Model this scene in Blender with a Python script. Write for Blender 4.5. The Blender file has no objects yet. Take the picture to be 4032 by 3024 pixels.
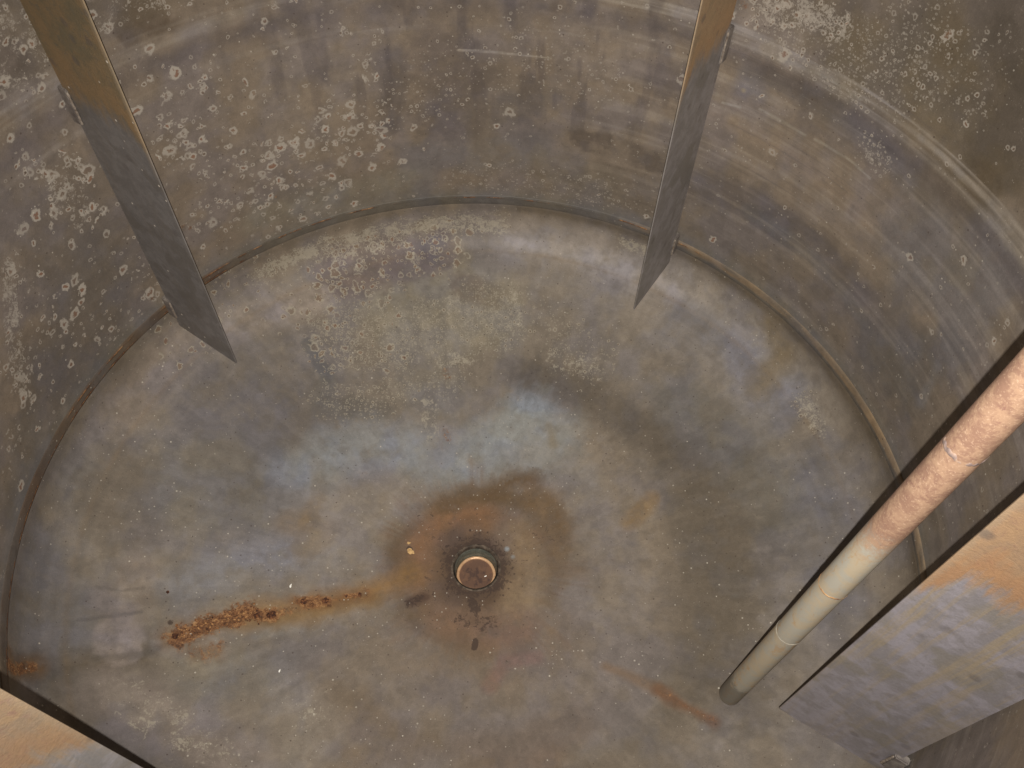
import bpy, math, random
import numpy as np
from mathutils import Matrix, Vector

# ------------------------------------------------------------------ measured frame
S = 0.65                      # metres per tank radius: lengths below are in tank radii
W, H = 4032.0, 3024.0
F = 3198.8                    # focal length in photo pixels
CAM = np.array([0.0512, -0.8609, 1.6657])
PITCH, ROLL = 0.61763, -0.02220
AZ0 = 2.54654                 # azimuth of the first baffle
ca, sa, cb, sb = math.cos(PITCH), math.sin(PITCH), math.cos(ROLL), math.sin(ROLL)
RX = np.array([[1, 0, 0], [0, ca, -sa], [0, sa, ca]])
RY = np.array([[cb, 0, sb], [0, 1, 0], [-sb, 0, cb]])
ROT = RY @ RX

scene = bpy.context.scene
col = scene.collection
cam_data = bpy.data.cameras.new('camera')
cam = bpy.data.objects.new('camera', cam_data)
col.objects.link(cam)
cam_data.sensor_width = 36.0
cam_data.lens = F / W * 36.0
cam_data.clip_start = 0.01
cam_data.clip_end = 50
m = Matrix([list(r) for r in ROT]).to_4x4()
m.translation = Vector(CAM * S)
cam.matrix_world = m
scene.camera = cam

world = bpy.data.worlds.new('World')
scene.world = world
world.use_nodes = True
bg = world.node_tree.nodes['Background']
bg.inputs[0].default_value = (1.0, 0.86, 0.70, 1)
bg.inputs[1].default_value = 0.012

fl = bpy.data.lights.new('phone_flash', 'SPOT')
fl.energy = 60.0
fl.color = (1.0, 0.965, 0.915)
fl.spot_size = math.radians(112)
fl.spot_blend = 1.0
fl.shadow_soft_size = 0.0022
flo = bpy.data.objects.new('phone_flash', fl)
col.objects.link(flo)
fm = Matrix([list(r) for r in ROT]).to_4x4()
fm.translation = Vector((CAM + ROT @ np.array([0.002, -0.0355, 0.0])) * S)
flo.matrix_world = fm

scene.render.engine = 'CYCLES'
scene.cycles.max_bounces = 3
scene.cycles.diffuse_bounces = 2
scene.cycles.glossy_bounces = 1
vs = scene.view_settings
vs.view_transform = 'Standard'
vs.look = 'None'
vs.gamma = 1.0
vs.exposure = 0.0
vs.use_curve_mapping = False

# ------------------------------------------------------------------ tank profile
SF, CR, KR = 0.0595, 2.0, 0.12          # straight flange, crown radius, knuckle radius
ZC = -SF + math.sqrt((CR - KR) ** 2 - (1 - KR) ** 2)
RT = (1 - KR) * CR / (CR - KR)
def head_z(r):
    r = np.abs(r)
    return np.where(r < RT, ZC - np.sqrt(CR ** 2 - np.minimum(r, RT) ** 2),
                    -SF - np.sqrt(np.maximum(KR ** 2 - (np.maximum(r, 1 - KR) - (1 - KR)) ** 2, 0)))
FLOOR = float(head_z(0.0))
def surf(px, py):
    """a spot on the photo (2212 px wide view) measured onto the tank's inner surface"""
    u, v = px * W / 2212.0, py * W / 2212.0
    d = ROT @ np.array([(u - W / 2) / F, -(v - H / 2) / F, -1.0])
    t = np.linspace(0.2, 5, 4801)
    X = CAM + t[:, None] * d
    r = np.hypot(X[:, 0], X[:, 1])
    k = int(np.argmax((r >= 1) | (X[:, 2] < head_z(np.minimum(r, 1)))))
    return X[k], t[k]

# ------------------------------------------------------------------ numpy noise
def _h(i, j, k, s):
    n = (i * 374761393 + j * 668265263 + k * 2147483647 + s * 1274126177) & 0xffffffff
    n = ((n ^ (n >> 13)) * 1274126177) & 0xffffffff
    n = ((n ^ (n >> 16)) * 2246822519) & 0xffffffff
    return (n & 0xffffff) / float(0xffffff)
def vnoise(P, s=0):
    I = np.floor(P).astype(np.int64)
    f = P - I
    f = f * f * (3 - 2 * f)
    out = 0
    for a in (0, 1):
        for b in (0, 1):
            for c in (0, 1):
                w = (f[:, 0] if a else 1 - f[:, 0]) * (f[:, 1] if b else 1 - f[:, 1]) * (f[:, 2] if c else 1 - f[:, 2])
                out = out + w * _h(I[:, 0] + a, I[:, 1] + b, I[:, 2] + c, s)
    return out * 2 - 1
def fbm(P, sc, s=0, o=3):
    r = 0; amp = 1; tot = 0
    for k in range(o):
        r = r + amp * vnoise(P * sc * 2 ** k + 17.3 * k, s + k); tot += amp; amp *= .55
    return r / tot
def lin(c):
    c = np.array(c, float) / 255.0
    return np.where(c < .04045, c / 12.92, ((c + .055) / 1.055) ** 2.4)
KA = 1.75
def alb(c):
    a = lin(c) * KA
    g = a @ np.array([.3, .6, .1])
    return g + (a - g) * .88

class Canvas:
    """real stains of one surface: colours and masks stored per vertex"""
    def __init__(self, X, base):
        self.X = X
        self.tint = np.tile(alb(base), (len(X), 1))
        self.m = {k: np.zeros(len(X)) for k in ('rust', 'dark', 'spot', 'fine', 'crust', 'scratch', 'dust')}
        self.w1 = fbm(X, 9, 5, 4)
        self.w2 = fbm(X, 34, 9, 3)
        self.w3 = fbm(X, 95, 12, 2)
        self.hue = fbm(X, 12, 40, 4)
        self.low = fbm(X, 5, 44, 3)
    def finish(self):
        self.m['dust'] = np.clip(.75 + 1.6 * self.low + 1.2 * self.w1, .08, 1.6)
        # overall cloudiness: darker / lighter, cooler / warmer patches
        self.tint *= (1 + .10 * self.low + .065 * np.tanh(self.w2 * 4) + .04 * self.w3)[:, None]
        k = np.clip((self.hue - .02) / .22, 0, 1)[:, None]
        self.tint *= 1 + k * (np.array([.965, .985, 1.07]) - 1)
        k = np.clip((-self.hue - .02) / .22, 0, 1)[:, None]
        self.tint *= 1 + k * (np.array([1.03, 1.0, .93]) - 1)
    def weight(self, pts, r, soft, ragged):
        Q = []; D = []
        for p in pts:
            q, t = surf(*p); Q.append(q); D.append(t)
        rad = r * (W / 2212.0) * float(np.mean(D)) / F
        lo = np.min(Q, 0) - rad * 3; hi = np.max(Q, 0) + rad * 3
        idx = np.nonzero(np.all((self.X >= lo) & (self.X <= hi), 1))[0]
        X = self.X[idx]
        d = np.full(len(X), 9.0)
        if len(Q) == 1:
            d = np.linalg.norm(X - Q[0], axis=1)
        for a, b in zip(Q[:-1], Q[1:]):
            ab = b - a
            h = np.clip(((X - a) @ ab) / max(ab @ ab, 1e-12), 0, 1)
            d = np.minimum(d, np.linalg.norm(X - a - h[:, None] * ab, axis=1))
        d = d / rad + ragged * (self.w1[idx] * 1.1 + self.w2[idx] * .9 + self.w3[idx] * .5)
        w = np.clip((1 + soft - d) / (2 * soft), 0, 1)
        return idx, w * w * (3 - 2 * w)
    def paint(self, c, a, pts, r, soft=.6, ragged=.45):
        i, w = self.weight(pts, r, soft, ragged)
        w = (w * a * np.clip(.86 + .5 * self.w2[i] + .35 * self.w3[i], 0, 1))[:, None]
        self.tint[i] = self.tint[i] * (1 - w) + alb(c) * w
    def mask(self, k, a, pts, r, soft=.5, ragged=.35):
        i, w = self.weight(pts, r, soft, ragged)
        self.m[k][i] = np.maximum(self.m[k][i], w * a)

def grid_mesh(name, X, nu, nv, uv, canvas=None, closed_u=True, extra=None, flip=False):
    """X ordered [v][u]"""
    me = bpy.data.meshes.new(name)
    U = nu if closed_u else nu - 1
    v, u = np.meshgrid(np.arange(nv - 1), np.arange(U), indexing='ij')
    v = v.ravel(); u = u.ravel(); u2 = (u + 1) % nu
    q = np.stack([v * nu + u, v * nu + u2, (v + 1) * nu + u2, (v + 1) * nu + u], 1)
    if flip: q = q[:, ::-1]
    n0 = len(X)
    P = X
    ex = 0
    if extra is not None:
        EX, EQ = extra
        P = np.vstack([X, EX]); q = np.vstack([q, EQ + n0]); ex = len(EX)
    me.vertices.add(len(P)); me.vertices.foreach_set('co', (P * S).astype(np.float32).ravel())
    me.loops.add(q.size); me.loops.foreach_set('vertex_index', q.astype(np.int32).ravel())
    me.polygons.add(len(q))
    me.polygons.foreach_set('loop_start', np.arange(0, q.size, 4, dtype=np.int32))
    me.polygons.foreach_set('loop_total', np.full(len(q), 4, np.int32))
    me.polygons.foreach_set('use_smooth', np.ones(len(q), bool))
    me.update(calc_edges=True)
    a = me.attributes.new('st', 'FLOAT_VECTOR', 'POINT')
    st = np.zeros((len(P), 3), np.float32); st[:n0, :2] = uv
    a.data.foreach_set('vector', st.ravel())
    if canvas is not None:
        a = me.attributes.new('tint', 'FLOAT_COLOR', 'POINT')
        c = np.ones((len(P), 4), np.float32) * .2; c[:n0, :3] = canvas.tint; c[:, 3] = 1
        a.data.foreach_set('color', c.ravel())
        for k, arr in canvas.m.items():
            a = me.attributes.new(k, 'FLOAT', 'POINT')
            z = np.zeros(len(P), np.float32); z[:n0] = arr
            a.data.foreach_set('value', z)
    me.validate()
    return me

def add(name, me, mat=None, parent=None, loc=None, rotz=0.0):
    o = bpy.data.objects.new(name, me)
    col.objects.link(o)
    if mat is not None and me is not None:
        me.materials.append(mat)
    if parent is not None: o.parent = parent
    if loc is not None: o.location = loc
    o.rotation_euler = (0, 0, rotz)
    return o
def tag(o, label, cat, group=None, kind=None):
    o['label'] = label; o['category'] = cat
    if group: o['group'] = group
    if kind: o['kind'] = kind
    return o

# ------------------------------------------------------------------ node helpers
class NT:
    def __init__(self, name):
        self.mat = bpy.data.materials.new(name); self.mat.use_nodes = True
        self.t = self.mat.node_tree; self.n = self.t.nodes; self.n.clear()
        self.out = self.n.new('ShaderNodeOutputMaterial')
        self.bsdf = self.n.new('ShaderNodeBsdfPrincipled')
        self.t.links.new(self.bsdf.outputs[0], self.out.inputs[0])
    def put(self, sock, v):
        if isinstance(v, bpy.types.NodeSocket): self.t.links.new(v, sock)
        elif isinstance(v, (int, float)): sock.default_value = float(v) if sock.type == 'VALUE' else (v, v, v, 1)[:len(sock.default_value)]
        else:
            v = tuple(float(x) for x in v)
            if sock.type == 'RGBA' and len(v) == 3: v = v + (1.0,)
            sock.default_value = v
    def math(self, op, a, b=0.0, c=None, clamp=False):
        n = self.n.new('ShaderNodeMath'); n.operation = op; n.use_clamp = clamp
        self.put(n.inputs[0], a); self.put(n.inputs[1], b)
        if c is not None: self.put(n.inputs[2], c)
        return n.outputs[0]
    def vmath(self, op, a, b):
        n = self.n.new('ShaderNodeVectorMath'); n.operation = op
        self.put(n.inputs[0], a)
        if op == 'SCALE': self.put(n.inputs['Scale'], b)
        else: self.put(n.inputs[1], b)
        return n.outputs[0]
    def ss(self, x, lo, hi, a=0.0, b=1.0):
        n = self.n.new('ShaderNodeMapRange'); n.interpolation_type = 'SMOOTHSTEP'
        self.put(n.inputs[0], x); self.put(n.inputs[1], lo); self.put(n.inputs[2], hi)
        self.put(n.inputs[3], a); self.put(n.inputs[4], b)
        return n.outputs[0]
    def mix(self, f, a, b, mode='MIX'):
        n = self.n.new('ShaderNodeMix'); n.data_type = 'RGBA'; n.blend_type = mode; n.clamp_factor = True
        self.put(n.inputs[0], f); self.put(n.inputs[6], a); self.put(n.inputs[7], b)
        return n.outputs[2]
    def noise(self, vec, sc, det=3, rough=.6, dim='3D', color=False, dist=0.0):
        n = self.n.new('ShaderNodeTexNoise'); n.noise_dimensions = dim
        self.put(n.inputs['Vector'], vec); n.inputs['Scale'].default_value = sc
        n.inputs['Detail'].default_value = det; n.inputs['Roughness'].default_value = rough
        n.inputs['Distortion'].default_value = dist
        return n.outputs[1] if color else n.outputs[0]
    def vor(self, vec, sc, dim='2D'):
        n = self.n.new('ShaderNodeTexVoronoi'); n.voronoi_dimensions = dim; n.feature = 'F1'
        self.put(n.inputs['Vector'], vec); n.inputs['Scale'].default_value = sc
        s = self.n.new('ShaderNodeSeparateColor'); self.t.links.new(n.outputs['Color'], s.inputs[0])
        return n.outputs['Distance'], s.outputs[0], s.outputs[1], s.outputs[2]
    def attr(self, name, what='Fac'):
        n = self.n.new('ShaderNodeAttribute'); n.attribute_name = name
        return n.outputs[what]
    def scale(self, vec, s):
        return self.vmath('MULTIPLY', vec, s)
    def bump(self, h, strength=.5, dist=.002, prev=None):
        n = self.n.new('ShaderNodeBump'); n.inputs['Strength'].default_value = strength
        n.inputs['Distance'].default_value = dist
        self.put(n.inputs['Height'], h)
        if prev is not None: self.t.links.new(prev, n.inputs['Normal'])
        return n.outputs[0]

def rings(T, c, st, jit, scale, dens, hollow, pale, core, seed, strength=1.0, big=.30):
    """round scale spots: pale halo round a small pit"""
    v = T.vmath('ADD', T.vmath('ADD', st, T.vmath('SCALE', jit, .5 / scale)), (seed, seed * 1.7, 0))
    d, r, g, b = T.vor(v, scale)
    rad = T.math('MULTIPLY_ADD', T.math('POWER', r, 1.5), big, .10)
    t = T.math('DIVIDE', d, rad)
    pres = T.math('LESS_THAN', g, dens)
    outer = T.ss(t, 1.15, .75)
    hole = T.ss(t, hollow, hollow + .22)
    halo = T.math('MULTIPLY', T.math('MULTIPLY', outer, hole), pres)
    inner = T.math('MULTIPLY', T.math('SUBTRACT', 1.0, hole), pres)
    c = T.mix(T.math('MULTIPLY', halo, T.math('MULTIPLY_ADD', b, .35, .55 * strength)), c, pale)
    rusty = T.math('MULTIPLY', inner, T.ss(b, .25, .8, .15, .8))
    c = T.mix(T.math('MULTIPLY', rusty, strength), c, core)
    return c

def steel(name, spot_pale=(156, 147, 134), hollow1=.28, hollow2=.35, speck=1.0, vertical=False, core=(122, 88, 66)):
    T = NT(name)
    st = T.attr('st', 'Vector')
    pos = T.vmath('SCALE', T.n.new('ShaderNodeNewGeometry').outputs['Position'], 1 / S)
    c = T.attr('tint', 'Color')
    jit = T.vmath('SUBTRACT', T.noise(pos, 42, 3, .65, color=True), (.5, .5, .5))
    jit = T.vmath('SCALE', jit, 1.9)
    w = T.vmath('ADD', pos, T.vmath('SCALE', jit, .028))
    n2 = T.noise(w, 24, 4, .65)
    n3 = T.noise(w, 95, 3, .65)
    n4 = T.noise(pos, 460, 1, .5)
    f = T.math('MULTIPLY_ADD', T.ss(n2, .40, .60), .12, .94)
    f = T.math('MULTIPLY', f, T.math('MULTIPLY_ADD', n3, .26, .87))
    f = T.math('MULTIPLY', f, T.math('MULTIPLY_ADD', n4, .30, .85))
    fc = T.n.new('ShaderNodeCombineColor')
    for i in range(3): T.put(fc.inputs[i], f)
    c = T.mix(1.0, c, fc.outputs[0], 'MULTIPLY')
    grit = T.math('MULTIPLY', T.math('SUBTRACT', T.math('MULTIPLY_ADD', n3, .6, T.math('MULTIPLY', n2, .4)), .5), 2.4)
    if vertical:
        sc = T.attr('scratch')
        hs = T.noise(T.scale(st, (2.2, 100, 1)), 1.0, 4, .7)
        c = T.mix(T.math('MULTIPLY', T.ss(hs, .60, .74), T.math('MULTIPLY', sc, .42)), c, alb((146, 138, 128)))
        c = T.mix(T.math('MULTIPLY', T.ss(hs, .44, .32), T.math('MULTIPLY', sc, .40)), c, alb((84, 78, 76)))
    dk = T.attr('dark')
    dm = T.math('MULTIPLY', T.ss(T.math('ADD', dk, grit), .42, .72), T.ss(dk, .02, .25))
    c = T.mix(T.math('MULTIPLY', dm, .8), c, alb((60, 47, 40)))
    cr = T.attr('crust')
    cm = T.math('MULTIPLY', T.ss(T.math('ADD', cr, T.math('MULTIPLY', grit, 1.3)), .46, .72), T.ss(cr, .02, .2))
    c = T.mix(T.math('MULTIPLY', cm, .6), c, alb(spot_pale))
    sp = T.attr('spot'); fi = T.attr('fine')
    c = rings(T, c, st, jit, 26, sp, hollow1, alb(spot_pale), alb(core), 0.0, big=.34)
    c = rings(T, c, st, jit, 38, T.math('MULTIPLY', sp, .8), hollow1, alb(spot_pale), alb((112, 84, 64)), 11.1, .9)
    c = rings(T, c, st, jit, 66, T.math('MULTIPLY_ADD', sp, .4, fi), hollow2, alb(spot_pale), alb((96, 76, 58)), 3.3, .75)
    c = rings(T, c, st, jit, 135, fi, .2, alb(spot_pale), alb((96, 76, 58)), 7.9, .5)
    # rust
    ru = T.attr('rust')
    rm = T.math('MULTIPLY', T.ss(T.math('ADD', ru, T.math('MULTIPLY', grit, .9)), .28, .80), T.ss(ru, .01, .2))
    ramp = T.n.new('ShaderNodeValToRGB')
    rn = T.noise(w, 62, 5, .8)
    T.put(ramp.inputs[0], rn)
    els = ramp.color_ramp.elements
    els[0].position = .36; els[0].color = (*alb((56, 36, 24)), 1)
    els[1].position = .48; els[1].color = (*alb((104, 66, 36)), 1)
    k = els.new(.56); k.color = (*alb((138, 94, 52)), 1)
    k = els.new(.68); k.color = (*alb((172, 130, 78)), 1)
    c = T.mix(T.math('MULTIPLY', rm, .85), c, ramp.outputs[0])
    # specks of dust and grit
    d, r, g, b = T.vor(st, 95)
    du = T.attr('dust')
    pick = T.math('MULTIPLY', T.math('LESS_THAN', g, T.math('MULTIPLY', du, .19 * speck)), T.math('LESS_THAN', d, T.math('MULTIPLY_ADD', T.math('POWER', r, 4.0), .18, .035)))
    c = T.mix(T.math('MULTIPLY', pick, T.math('MULTIPLY_ADD', b, .55, .2)), c, alb((180, 172, 156)))
    pick2 = T.math('MULTIPLY', T.math('GREATER_THAN', g, 1 - .09 * speck), T.math('LESS_THAN', d, T.math('MULTIPLY_ADD', T.math('POWER', r, 3.0), .16, .05)))
    c = T.mix(T.math('MULTIPLY', pick2, .6), c, alb((62, 50, 42)))
    T.put(T.bsdf.inputs['Base Color'], c)
    T.put(T.bsdf.inputs['Roughness'], T.math('MULTIPLY_ADD', rm, .2, .55))
    T.bsdf.inputs['Metallic'].default_value = .1
    T.bsdf.inputs['Specular IOR Level'].default_value = .35
    hgt = T.math('ADD', T.math('MULTIPLY', ru, T.math('MULTIPLY', rn, 3.0)), T.math('MULTIPLY', n3, .45))
    T.put(T.bsdf.inputs['Normal'], T.bump(hgt, .5, .0016))
    return T.mat

# ================================================================== TANK
tank = add('tank', None, loc=(0, 0, FLOOR * S))
tag(tank, 'grey brown stained steel tank seen from inside with dished bottom and round drain', 'tank')
tank.empty_display_size = .2
OFF = Vector((0, 0, -FLOOR * S))
def part(name, me, mat, parent=tank):
    o = add(name, me, mat, parent)
    if parent is tank: o.location = OFF
    return o

# ---- bottom head
HOLE = 0.066
nu, nv = 1320, 400
th = np.linspace(0, 2 * math.pi, nu, endpoint=False)
rr = np.concatenate([np.linspace(HOLE, .9, nv - 70), np.sin(np.linspace(math.asin(.9) + .004, math.pi / 2, 50)) * 1.0, np.ones(20)])
rr = np.maximum.accumulate(rr)
zz = head_z(np.minimum(rr, 1.0)).astype(float)
zz[-20:] = np.linspace(-SF, -.014, 21)[1:]
arc = np.concatenate([[0], np.cumsum(np.hypot(np.diff(rr), np.diff(zz)))]) + HOLE
RR, TH = np.meshgrid(rr, th, indexing='ij')
ZZ = np.repeat(zz[:, None], nu, 1)
X = np.stack([RR * np.cos(TH), RR * np.sin(TH), ZZ], -1).reshape(-1, 3)
C = Canvas(X, (112, 103, 93))
TH0 = TH
r_ = RR.ravel(); t_ = TH.ravel()
P = C.paint; M = C.mask
# broad tones
P((120, 109, 97), .8, [(520, 590), (760, 500), (1000, 470), (1150, 480)], 55)
P((132, 124, 119), .9, [(1130, 520), (1250, 540), (1350, 590), (1480, 620)], 58)
P((128, 120, 112), .7, [(1480, 600), (1600, 680), (1720, 800), (1790, 880)], 45)
P((110, 108, 112), .7, [(1480, 700), (1600, 780), (1680, 860)], 60)
P((135, 124, 116), .9, [(500, 700), (600, 660), (690, 640)], 40)
P((122, 111, 103), .8, [(370, 760), (300, 860), (220, 950)], 55)
P((104, 90, 82), .9, [(740, 590), (830, 570), (930, 550)], 52, .35)
P((124, 116, 101), .8, [(860, 660), (980, 620), (1050, 640)], 60)
P((128, 119, 103), .8, [(880, 720), (1000, 710), (1080, 690)], 60)
P((98, 86, 74), .8, [(1000, 620), (1070, 640)], 30, .3)
P((97, 91, 88), .9, [(470, 880), (620, 860), (680, 900), (560, 960)], 90)
P((103, 98, 92), .8, [(250, 1050), (400, 1060), (600, 1050)], 110)
P((97, 87, 76), .7, [(270, 1000), (240, 1100), (300, 1150)], 60)
P((90, 86, 82), .9, [(662, 742), (690, 790), (705, 815)], 13, .4, .3)
P((92, 88, 84), .7, [(705, 815), (690, 880), (830, 890), (760, 870)], 22)
P((118, 118, 122), .9, [(720, 985), (800, 975), (880, 960)], 62)
P((118, 118, 120), .8, [(620, 1010), (700, 1040)], 40)
P((128, 132, 134), .95, [(1020, 1000), (1090, 940), (1150, 890)], 52)
P((126, 127, 128), .85, [(1150, 950), (1220, 930), (1010, 1030)], 45)
P((110, 104, 96), .7, [(950, 850), (900, 830)], 60)
P((88, 80, 72), .9, [(1150, 820), (1260, 850), (1380, 930), (1480, 1000)], 42)
P((88, 79, 68), .9, [(1520, 1060), (1540, 1200), (1520, 1330), (1560, 1440)], 120)
P((94, 90, 84), .7, [(1480, 870), (1600, 950), (1700, 1080)], 75)
P((96, 92, 92), .7, [(1760, 1000), (1800, 1150), (1790, 1300)], 70)
P((118, 106, 92), .85, [(1230, 960), (1320, 1010), (1370, 1100), (1390, 1200)], 65)
P((114, 104, 94), .85, [(1380, 1290), (1350, 1380), (1300, 1500)], 85)
P((106, 92, 79), .8, [(1200, 1400), (1080, 1450), (960, 1440)], 80)
P((112, 102, 93), .8, [(860, 1420), (880, 1540), (1000, 1560), (1150, 1540)], 75)
P((104, 84, 58), .6, [(1000, 1630), (1120, 1600), (1240, 1570)], 40)
P((104, 80, 52), .7, [(1180, 1640), (1060, 1655)], 40)
P((100, 84, 66), .7, [(780, 1570), (880, 1620), (700, 1640)], 45)
P((98, 94, 92), .8, [(80, 1200), (60, 1330), (150, 1330), (120, 1420)], 75)
P((84, 74, 62), .8, [(60, 1440), (180, 1430), (300, 1410)], 34)
P((82, 76, 70), .85, [(120, 1470), (200, 1540), (320, 1620), (420, 1690)], 42)
P((130, 119, 113), .95, [(250, 1372), (262, 1396)], 48, .18, .25)
P((120, 108, 98), .8, [(300, 1230), (270, 1330), (240, 1300)], 40)
P((126, 116, 108), .7, [(320, 1250), (260, 1290)], 22, .3)
P((86, 80, 76), .6, [(170, 1340), (220, 1334), (305, 1322)], 4.5, .5, .4)
P((88, 82, 76), .5, [(210, 1268), (260, 1277), (310, 1270)], 4, .5, .4)
P((86, 79, 71), .6, [(200, 1425), (300, 1415), (365, 1390)], 8, .5, .2)
P((116, 106, 101), .8, [(230, 1500), (330, 1540), (430, 1600), (520, 1650)], 70)
P((126, 116, 108), .8, [(250, 1500), (300, 1530), (420, 1540)], 26)
P((124, 116, 108), .8, [(640, 1500), (700, 1560), (680, 1620)], 50)
P((126, 120, 116), .7, [(680, 1500), (700, 1470)], 35)
P((106, 102, 98), .7, [(420, 1470), (560, 1440), (660, 1400)], 50)
P((112, 110, 112), .8, [(400, 1260), (560, 1200), (700, 1190)], 50)
P((124, 120, 116), .8, [(560, 1370), (700, 1340), (800, 1310)], 14)
P((126, 116, 104), .7, [(700, 1120), (800, 1120), (880, 1080)], 70)
P((110, 92, 66), .6, [(680, 1000), (690, 1070), (660, 1130)], 16)
P((112, 92, 64), .5, [(620, 1130), (700, 1150), (660, 1180)], 30)
# broad worn disc inside half the radius, with a ragged rim, darker film outside it on the right
rim = .505 + .05 * C.w1 + .012 * C.w2
k = (np.clip((rim - r_) / .05, 0, 1) * .42)[:, None]
C.tint = C.tint * (1 - k) + alb((117, 107, 97)) * k
tpi = (t_ + math.pi) % (2 * math.pi) - math.pi
k = (np.exp(-((r_ - .60 - .03 * C.w1) / .07) ** 2) * np.clip((1.5 - np.abs(tpi - .15)) / .5, 0, 1) * .5)[:, None]
C.tint = C.tint * (1 - k) + alb((88, 79, 68)) * k
k = (np.exp(-((r_ - .455 - .03 * C.w1) / .03) ** 2) * np.clip((.9 - np.abs(tpi + 1.7)) / .4, 0, 1) * .6)[:, None]
C.tint = C.tint * (1 - k) + alb((102, 84, 60)) * k
k = (np.exp(-((r_ - .40 - .02 * C.w1) / .05) ** 2) * np.clip((.8 - np.abs(tpi - 1.25)) / .4, 0, 1) * .35)[:, None]
C.tint = C.tint * (1 - k) + alb((122, 122, 122)) * k
k = (np.exp(-((r_ - .86 - .02 * C.w1) / .05) ** 2) * np.clip((.75 - np.abs(tpi - .95)) / .3, 0, 1) * .4)[:, None]
C.tint = C.tint * (1 - k) + alb((130, 121, 112)) * k
low = np.clip((-X[:, 1] - .02 + .12 * C.w1) / .25, 0, 1) * np.clip((.62 + .08 * C.w1 - r_) / .12, 0, 1)
k = (low * .55)[:, None]
C.tint = C.tint * (1 - k) + alb((101, 90, 79)) * k
k = (np.clip((-X[:, 1] - .45 + .12 * C.w1) / .15, 0, 1) * np.clip((.25 + .1 * C.w1 + X[:, 0]) / .2, 0, 1) * .45)[:, None]
C.tint = C.tint * (1 - k) + alb((98, 86, 72)) * k
P((122, 125, 128), .6, [(690, 1000), (780, 960), (880, 960)], 50, .8); P((128, 132, 134), .65, [(1010, 1000), (1080, 940), (1140, 890), (1210, 940)], 48, .8, .6)
P((118, 120, 122), .7, [(900, 1010), (1000, 1040), (1160, 1010)], 34, .9)
P((102, 91, 88), .7, [(740, 590), (830, 570), (930, 550)], 48, .4); P((98, 91, 94), .7, [(930, 530), (965, 560)], 24, .4)
P((120, 112, 98), .6, [(980, 690), (1060, 710), (1090, 650)], 50, .5)
rad1 = fbm(np.stack([tpi * 34, r_ * 5, r_ * 0], 1), 1, 71, 4)
rad2 = fbm(np.stack([tpi * 90, r_ * 9, r_ * 0], 1), 1, 75, 3)
C.tint *= (1 + (.12 * rad1 + .05 * rad2) * np.clip((r_ - .15) / .4, 0, 1))[:, None]
# drain surround: concentric brown stain
k = np.clip((.275 + .12 * C.w1 + .05 * C.w2 + .05 * rad1 - r_) / .12, 0, 1)[:, None]
C.tint = C.tint * (1 - .8 * k) + alb((100, 80, 62)) * .8 * k
k = (np.exp(-((r_ - .215 - .012 * C.w1) / .024) ** 2) * np.clip(.45 + 1.1 * C.w1 + .5 * C.w2, 0, 1) * .75)[:, None]
C.tint = C.tint * (1 - k) + alb((84, 71, 56)) * k
k = np.clip((.19 + .07 * C.w1 + .03 * C.w2 - r_) / .06, 0, 1)[:, None] * .6
C.tint = C.tint * (1 - k) + alb((102, 78, 58)) * k
k = (np.clip((.36 + .10 * C.w1 + .05 * rad1 - r_) / .14, 0, 1) * np.clip(.55 + .45 * np.cos(tpi + .9), 0, 1) * .5)[:, None]
C.tint = C.tint * (1 - k) + alb((98, 82, 66)) * k
P((122, 86, 54), .65, [(890, 1240), (905, 1170), (960, 1120), (1040, 1110)], 34, .9, .6)
P((88, 70, 48), .85, [(955, 1100), (1010, 1080), (1080, 1075), (1140, 1085)], 19, .8, .7)
P((88, 68, 44), .9, [(1060, 1065), (1110, 1035), (1145, 1035)], 24, .8, .8); P((96, 76, 54), .7, [(1150, 1050), (1190, 1080), (1215, 1140)], 26, .9, .8)
P((100, 80, 56), .7, [(1150, 1080), (1190, 1110), (1210, 1180)], 28)
P((92, 74, 54), .7, [(860, 1190), (875, 1240)], 22)
P((72, 54, 44), .9, [(890, 1300), (920, 1290)], 14)
P((126, 108, 84), .6, [(1110, 1160), (1140, 1240), (1120, 1320)], 40)
P((108, 84, 66), .7, [(960, 1340), (1060, 1370), (1120, 1360)], 40)
P((110, 84, 74), .6, [(1060, 1480), (1090, 1430), (1160, 1420)], 16)
k = (np.clip((.125 + .06 * C.w1 + .03 * C.w2 - r_) / .05, 0, 1))[:, None] * .8
C.tint = C.tint * (1 - k) + alb((78, 62, 50)) * k
C.m['dark'] = np.maximum(C.m['dark'], np.clip((.125 - r_) / .05, 0, 1) * .75)
P((140, 146, 144), .8, [(1095, 1186)], 5, .6, .3); P((128, 132, 130), .6, [(1108, 1203)], 4, .7, .3)
M('dark', .6, [(1045, 1180), (1075, 1195)], 16)
M('dark', .8, [(1020, 1300), (1026, 1315)], 14)
M('dark', .9, [(1028, 1385), (1024, 1400)], 7, .4, .1)
M('dark', .6, [(880, 1305), (910, 1290)], 12)
M('dark', .5, [(1000, 1340), (1060, 1350)], 24)
for p in ((885, 1185), (368, 1345)): M('dark', .8, [p], 7)
rng = random.Random(11)
for i in range(34):
    a = i * 2 * math.pi / 34 + rng.uniform(-.08, .08); q = rng.uniform(.088, .108)
    dd = np.hypot(X[:, 0] - q * math.cos(a), X[:, 1] - q * math.sin(a))
    C.m['dark'] = np.maximum(C.m['dark'], np.clip(1.6 - dd / rng.uniform(.0022, .0042), 0, 1) * rng.uniform(.5, 1))
C.m['dark'] = np.maximum(C.m['dark'], np.clip((.27 - r_) / .05, 0, 1) * (.20 + .25 * C.w1))
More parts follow.
